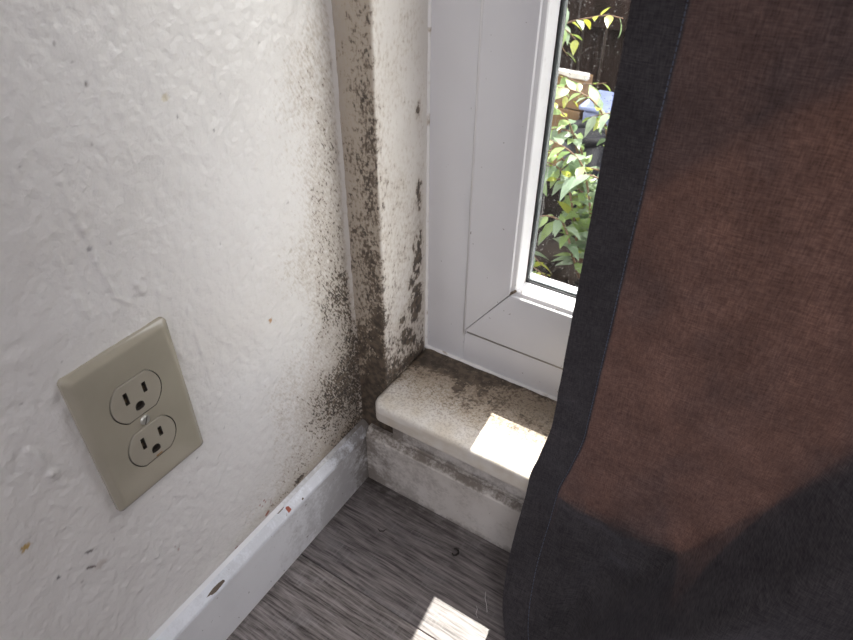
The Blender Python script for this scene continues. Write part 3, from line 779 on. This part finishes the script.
def cloth_sheet(name, svals, zvals, dy, mat=M_CLOTH):
    S_, Z_ = np.meshgrid(np.array(svals), np.array(zvals), indexing='ij'); P = cloth_point(S_, Z_); P[..., 1] += dy
    return cpar(grid_mesh(name, P, mat))
zv = axis_coords(.004, .004, .60, .0032, 2.2)
HEM = .0268
cloth_sheet('panel', list(np.linspace(0, .30, 110))+list(np.linspace(.31, 1.1, 80)), zv, 0)
# side hem: turned-back cloth behind the free edge, joined along the fold
hs_ = np.linspace(0, HEM, 10); hd = .0019*np.sqrt(np.clip(1-(1-np.clip(hs_/.004, 0, 1))**2, 0, 1))*(1-.75*sstep(HEM-.006, HEM, hs_))
S_, Z_ = np.meshgrid(hs_, zv, indexing='ij'); P = cloth_point(S_, Z_); P[..., 1] += hd[:, None]*np.ones_like(Z_); P[..., 0] -= .0006*np.sin(np.clip(S_/.004, 0, 1)*math.pi)
cpar(grid_mesh('side_hem', P, M_CLOTH))
S_, Z_ = np.meshgrid(np.linspace(.001, HEM-.0008, 8), zv, indexing='ij'); P = cloth_point(S_, Z_); P[..., 1] += .0008
cpar(grid_mesh('hem_turning', P, M_CLOTH))
# layer added behind the lower cloth to keep sun from showing through
zb = np.linspace(.006, .148, 44)
S_, Z_ = np.meshgrid(np.linspace(.0275, .34, 90), zb, indexing='ij'); P = cloth_point(S_, Z_); P[..., 1] += .0016*sstep(.148, .138, Z_)+.0003
cpar(grid_mesh('bottom_sun_block', P, M_CLOTH))
# unseen layer added behind the slanting fold to block the sun
nq = np.linspace(.0, .20, 50); tq = np.linspace(0, 1, 60); N_, T_ = np.meshgrid(nq, tq, indexing='ij')
Z_ = .006+T_*(np.minimum(.205+3.0*N_, .37)-.006); xq = np.minimum(crease(Z_), .350)+.006+N_
P = cloth_point(xq-pchip(Z_, EZ, EX), Z_); P[..., 1] += .003
P[..., 1] = np.where((P[..., 2] < .17) & (P[..., 2] > .10), np.minimum(P[..., 1], -.0292), P[..., 1])
cpar(grid_mesh('fold_sun_block', P, M_CLOTH))
# stitches
M_THREAD = mat_plain('blue_grey_thread', (.10, .115, .16), .7)
bm = bmesh.new(); z = .02
while z < .62:
    p0 = Vector(cloth_point(np.array(HEM-.0014), np.array(z))); p1 = Vector(cloth_point(np.array(HEM-.0014), np.array(z+.0022)))
    d = p1-p0; c_ = (p0+p1)/2+Vector((0, -.0003, 0)); q = Vector((0, 0, 1)).rotation_difference(d.normalized()).to_matrix().to_4x4()
    r = bmesh.ops.create_cone(bm, segments=5, radius1=.00028, radius2=.00028, depth=d.length, cap_ends=True, matrix=Matrix.Translation(c_) @ q)
    z += .0031
st_ = cpar(bm_obj('stitching', bm, M_THREAD)); st_['kind'] = 'stuff'

# ------------------------------------------------------------------ small things on the floor
M_DEB = mat_plain('dark_debris', (.022, .018, .015), .8); M_LINT = mat_plain('pale_lint', (.55, .53, .52), .8)
def curl(name, pts, r, mat, label, cat, group=None):
    c0 = Vector(pts[0]); c0.z = 0; o = tube(name, [Vector(p)-c0 for p in pts], r, mat, None, 6); o.location = c0; return tag(o, label, cat, group)
curl('debris_curl', [(.1405, -.0440, .0009), (.1425, -.0455, .0010), (.1448, -.0440, .0010), (.1455, -.0410, .0010), (.1440, -.0385, .0010), (.1415, -.0375, .0009), (.1395, -.0385, .0009)], lambda t: .0011*(1-.4*abs(2*t-1)), M_DEB, 'small dark curled hair-like crumb on the floor beside the sunlit patch', 'debris')
curl('debris_sliver', [(.0600, -.0610, .0007), (.0640, -.0625, .0008), (.0670, -.0605, .0008), (.0685, -.0570, .0007)], lambda t: .0007*(1-.7*abs(2*t-1)), M_DEB, 'tiny dark curved sliver on the grey floor near the corner', 'debris')
curl('lint_thread', [(.1880, -.0620, .0005), (.1905, -.0680, .0006), (.1950, -.0735, .0012), (.1985, -.0790, .0006)], .00028, M_LINT, 'short pale loose thread on the floor by the curtain edge', 'thread')
curl('lint_thread', [(.1870, -.0790, .0005), (.1895, -.0815, .0008), (.1905, -.0860, .0007), (.1935, -.0885, .0005)], .00026, M_LINT, 'tiny curled pale thread on the floor next to the sun patch', 'thread')

# ------------------------------------------------------------------ outdoors
M_SOIL = mat_plain('dark_mulch', (.010, .008, .007), .95, .8, 60, .4, Specular_IOR_Level=.0)
GZ = -.20
gnd = grid_mesh('garden_ground', np.stack(list(np.meshgrid(np.linspace(-4, 4, 120), np.linspace(.135, 5, 90), indexing='ij'))+[np.zeros((120, 90))], -1)+np.stack([np.zeros((120, 90)), np.zeros((120, 90)), GZ+.03*(fbm(*np.meshgrid(np.linspace(0, 60, 120), np.linspace(0, 40, 90), indexing='ij'), 5, 3)-.5)], -1), M_SOIL)
tag(gnd, 'dark garden soil outside the window', kind='structure')
ow = box('wall_outside', (-4, .131, -.2), (WJ-.01, .16, 2.4), M_PLAIN_WALL); tag(ow, 'outer face of the house wall beside the window', kind='structure')
# unseen canopy added to cast a slanting shadow on the upper curtain
M_SHADE_CANOPY = mat_wood('shade_canopy_timber', (.30, .27, .23), (.38, .34, .29), (20, 20, 20))
def canopy_edge_y(x): return .3365-.50*(x-.212)
ev_ = [(-.20, .13, 1.34), (.62, .13, 1.34), (.55, canopy_edge_y(.55), 1.24), (-.16, canopy_edge_y(-.16), 1.24)]
n = len(ev_)
ea = mesh_obj('shade_canopy', ev_+[(x, y, z+.03) for x, y, z in ev_], [tuple(range(n-1, -1, -1)), tuple(range(n, 2*n))]+[(i, (i+1) % n, n+(i+1) % n, n+i) for i in range(n)], M_SHADE_CANOPY); tag(ea, 'small unseen timber canopy added outside to shade the upper curtain', kind='structure')
# fence of dark vertical boards
M_FENCE = mat_wood('dark_fence_timber', (.014, .0095, .008), (.030, .020, .017))
fence = empty('garden_fence', (0, 1.72, GZ)); tag(fence, 'dark brown fence of narrow vertical boards with light between them', 'fence')
bw, gap = .0640, .0095
bm = bmesh.new(); add_box(bm, (-bw/2, 0, -.02), (bw/2, .018, 1.65), .003, 1); bmesh.ops.recalc_face_normals(bm, faces=bm.faces)
bmd = bpy.data.meshes.new('board'); bm.to_mesh(bmd); bm.free(); bmd.materials.append(M_FENCE)
for i in range(-30, 26):
    o = bpy.data.objects.new('board', bmd); o.location = (i*(bw+gap)-.009, random.uniform(-.002, .002), random.uniform(-.02, .02)); o.rotation_euler = (0, random.uniform(-.004, .004), 0); link(o, fence)
for zz_ in (.305, 1.30): box('rail', (-2.25, -.042, zz_), (1.95, -.004, zz_+.085), M_FENCE, fence, .003, 1)
# planter box
M_TAN = mat_wood('tan_planter_timber', (.20, .125, .068), (.30, .20, .115), (8, 40, 40)); M_RIM = mat_plain('white_planter_rim', (.72, .70, .66), .5)
pb = empty('planter_box', (-.39, 1.40, GZ)); tag(pb, 'tan wooden planter box with a pale rim behind the leaves', 'planter')
for k_ in range(3): box('plank', (-.15, -.10, .015+k_*.0835), (.148, -.088, .0955+k_*.0835), M_TAN, pb, .002, 1)
box('back_panel', (-.15, -.050, .0), (.148, -.038, .262), M_TAN, pb); box('side_panel', (.134, -.0875, 0), (.148, -.0505, .262), M_TAN, pb); box('side_panel', (-.15, -.0875, 0), (-.136, -.0505, .262), M_TAN, pb)
box('rim', (-.158, -.106, .264), (.156, -.088, .280), M_RIM, pb, .002, 1)
box('soil', (-.1355, -.0875, .20), (.1335, -.0505, .258), M_SOIL, pb)
# blue tub and black pot
M_BLUE = mat_plain('lavender_blue_plastic', (.30, .36, .62), .4); M_BLK = mat_plain('black_plastic_pot', (.012, .013, .020), .45)
tub = empty('storage_tub', (-.125, 1.33, GZ)); tag(tub, 'lavender blue plastic tub standing against the fence', 'tub')
bm = bmesh.new(); add_box(bm, (-.10, -.07, 0), (.10, .07, .20), .012, 2); 
for v in bm.verts: v.co.x *= .9+.5*v.co.z; v.co.y *= .9+.5*v.co.z
bm_obj('body', bm, M_BLUE, tub); box('lid', (-.108, -.078, .201), (.108, .078, .213), M_BLUE, tub, .004, 2)
pot = empty('plant_pot', (-.163, 1.13, GZ)); tag(pot, 'round black plastic plant pot in front of the blue tub', 'pot')
lathe('body', [(0.0, 0), (.040, 0), (.056, .185), (.052, .185), (.045, .14), (0, .14)], M_BLK, pot); lathe('rim', [(.055, .180), (.061, .181), (.062, .203), (.053, .203), (.052, .186)], M_BLK, pot)

# shrubs: arching stems with pointed leaves
M_LEAF1 = mat_leaf('leaf_green', (.20, .30, .11), (.34, .45, .20), (.30, .42, .08)); M_LEAF2 = mat_leaf('leaf_blue_green', (.17, .25, .17), (.34, .42, .32), (.24, .36, .13))
M_LEAF3 = mat_leaf('leaf_yellow_green', (.36, .42, .05), (.46, .48, .10), (.48, .50, .05)); M_STEM = mat_plain('brown_stem', (.16, .095, .06), .7)
def leaf_data(mat, L, Wd, droop):
    st = [(0, .04), (.12, .55), (.32, 1.0), (.55, .88), (.78, .48), (1, .02)]; vs, fs = [], []
    for t, w in st:
        z = -droop*L*t*t; vs += [(-w*Wd/2, t*L, z+.18*w*Wd/2), (0, t*L, z), (w*Wd/2, t*L, z+.18*w*Wd/2)]
    for i in range(len(st)-1):
        for j in range(2): a_ = i*3+j; fs.append((a_, a_+1, a_+4, a_+3))
    m = bpy.data.meshes.new('leaf'); m.from_pydata(vs, [], fs); m.materials.append(mat)
    for p_ in m.polygons: p_.use_smooth = True
    return m
LM = [leaf_data(M_LEAF1, .044, .018, .30), leaf_data(M_LEAF2, .048, .0195, .45), leaf_data(M_LEAF1, .034, .015, .15), leaf_data(M_LEAF3, .037, .016, .2), leaf_data(M_LEAF2, .040, .0175, .35)]
def shrub(base, stems, label, seed, spacing=.021, yell=.12):
    rr = random.Random(seed); e = empty('leafy_shrub', base); B = Vector(base)
    for pts in stems:
        P = [Vector(p)-B for p in pts]; Q = []
        for i in range(len(P)-1):
            for k_ in range(8):
                t = k_/8; p0 = P[max(i-1, 0)]; p1 = P[i]; p2 = P[i+1]; p3 = P[min(i+2, len(P)-1)]
                Q.append(.5*((2*p1)+(p2-p0)*t+(2*p0-5*p1+4*p2-p3)*t*t+(3*p1-p0-3*p2+p3)*t**3))
        Q.append(P[-1]); tube('stem', Q, lambda t: .0032*(1-.7*t), M_STEM, e, 5)
        acc = 0; side = 1; Ltot = sum((b_-a_).length for a_, b_ in zip(Q[:-1], Q[1:])); run = 0
        for a_, b_ in zip(Q[:-1], Q[1:]):
            acc += (b_-a_).length; run += (b_-a_).length
            if run < .22*Ltot and len(pts) > 3: acc = 0; continue
            while acc > spacing:
                acc -= spacing; side = -side; d = (b_-a_).normalized(); ang = rr.uniform(-.6, .6)
                out = d.cross(Vector((0, 0, 1))); out = (out.normalized() if out.length > .1 else Vector((1, 0, 0)))*side
                out = (Matrix.Rotation(ang, 3, d) @ out+d*rr.uniform(.2, .8)+Vector((rr.uniform(-.3, .3), rr.uniform(-.5, .2), rr.uniform(-.5, .15)))).normalized()
                upv = Vector((rr.uniform(-.35, .35), rr.uniform(-.55, .15), 1)); xa = out.cross(upv).normalized(); za = xa.cross(out)
                m = Matrix((xa, out, za)).transposed().to_4x4(); s_ = rr.uniform(.72, 1.15)
                mi = 3 if rr.random() < yell else rr.choice([0, 1, 1, 2, 4, 0])
                o = bpy.data.objects.new('leaf', LM[mi]); link(o, e); o.matrix_local = Matrix.Translation(b_) @ m @ Matrix.Scale(s_, 4)
    tag(e, label, 'shrub', 'leafy shrubs outside the window')
    return e
def arch(b, *pts): return [b]+list(pts)
b1 = (-.02, .80, GZ)
shrub(b1, [arch(b1, (-.03, .79, -.02), (-.06, .78, .10), (-.10, .77, .13), (-.17, .77, .10)),
           arch(b1, (.0, .80, .0), (-.02, .80, .13), (-.06, .79, .19), (-.14, .78, .20), (-.20, .78, .17)),
           arch(b1, (-.01, .78, -.05), (-.05, .76, .03), (-.11, .75, .03), (-.17, .75, -.02)),
           arch(b1, (.03, .80, -.03), (.0, .79, .05), (-.05, .78, .06), (-.10, .77, .05), (-.16, .77, .06)),
           arch(b1, (.02, .77, -.08), (.0, .75, -.01), (-.05, .74, -.02), (-.09, .73, -.07)),
           arch(b1, (.04, .80, .02), (.05, .80, .12), (.0, .79, .17), (-.05, .78, .16)),
           arch(b1, (.03, .79, -.1), (.06, .78, .0), (.03, .77, .03), (-.01, .76, .0)),
           arch(b1, (-.04, .785, .0), (-.08, .785, .12), (-.12, .785, .16), (-.19, .785, .15)),
           arch(b1, (-.03, .74, -.05), (-.06, .72, .06), (-.10, .70, .09), (-.15, .70, .07)),
           arch(b1, (.0, .74, -.04), (-.02, .71, .08), (-.05, .70, .12), (-.10, .69, .14)),
           arch(b1, (-.04, .785, -.02), (-.09, .79, .06), (-.14, .79, .07), (-.20, .79, .03)),
           arch(b1, (-.02, .72, -.1), (-.04, .69, -.02), (-.08, .68, -.01), (-.12, .68, -.05)),
           arch(b1, (.02, .73, -.05), (.03, .70, .06), (.0, .69, .09), (-.04, .68, .08))],
      'leafy green shrub with arching stems filling the narrow pane', 11, .0112, .08)
b2 = (-.335, .96, GZ)
shrub(b2, [arch(b2, (-0.315, 0.960, 0.025), (-0.275, 0.960, 0.195), (-0.205, 0.960, 0.260), (-0.155, 0.960, 0.237)),
           arch(b2, (-0.305, 0.960, 0.055), (-0.235, 0.970, 0.235), (-0.135, 0.980, 0.287), (-0.080, 0.980, 0.290)),
           arch(b2, (-0.345, 0.960, 0.075), (-0.305, 0.960, 0.275), (-0.225, 0.960, 0.310), (-0.190, 0.960, 0.295)),
           arch(b2, (-0.325, 0.960, 0.035), (-0.275, 0.960, 0.215), (-0.220, 0.960, 0.243), (-0.175, 0.960, 0.210)),
           arch(b2, (-0.315, 0.960, 0.025), (-0.255, 0.960, 0.145), (-0.195, 0.960, 0.170), (-0.135, 0.960, 0.160), (-0.085, 0.960, 0.170)),
           arch(b2, (-0.325, 0.950, -0.005), (-0.265, 0.950, 0.105), (-0.205, 0.950, 0.140), (-0.145, 0.950, 0.125)),
           arch(b2, (-0.335, 0.940, -0.045), (-0.295, 0.930, 0.055), (-0.235, 0.930, 0.075))],
      'thin shrub with a few yellow-green sprigs against the fence', 12, .017, .30)
b3 = (-.13, .66, GZ)
shrub(b3, [arch(b3, (-.11, .66, -.14), (-.08, .655, -.112), (-.03, .65, -.130)), arch(b3, (-.10, .67, -.17), (-.055, .67, -.150), (-.0, .66, -.170)), arch(b3, (-.13, .67, -.12), (-.10, .67, -.09), (-.06, .66, -.105))],
      'low seedling with pale leaves on the soil below the pane', 13, .015, .3)
b4 = (.34, .84, GZ)
shrub(b4, [arch(b4, (.32, .84, .0), (.27, .83, .14), (.18, .82, .17)), arch(b4, (.35, .84, .05), (.36, .83, .22), (.44, .82, .27)), arch(b4, (.33, .83, -.05), (.24, .82, .04), (.14, .81, .05)), arch(b4, (.36, .85, -.02), (.44, .84, .08), (.53, .83, .07))],
      'leafy green shrub standing further along the fence behind the curtain', 14, .03, .15)
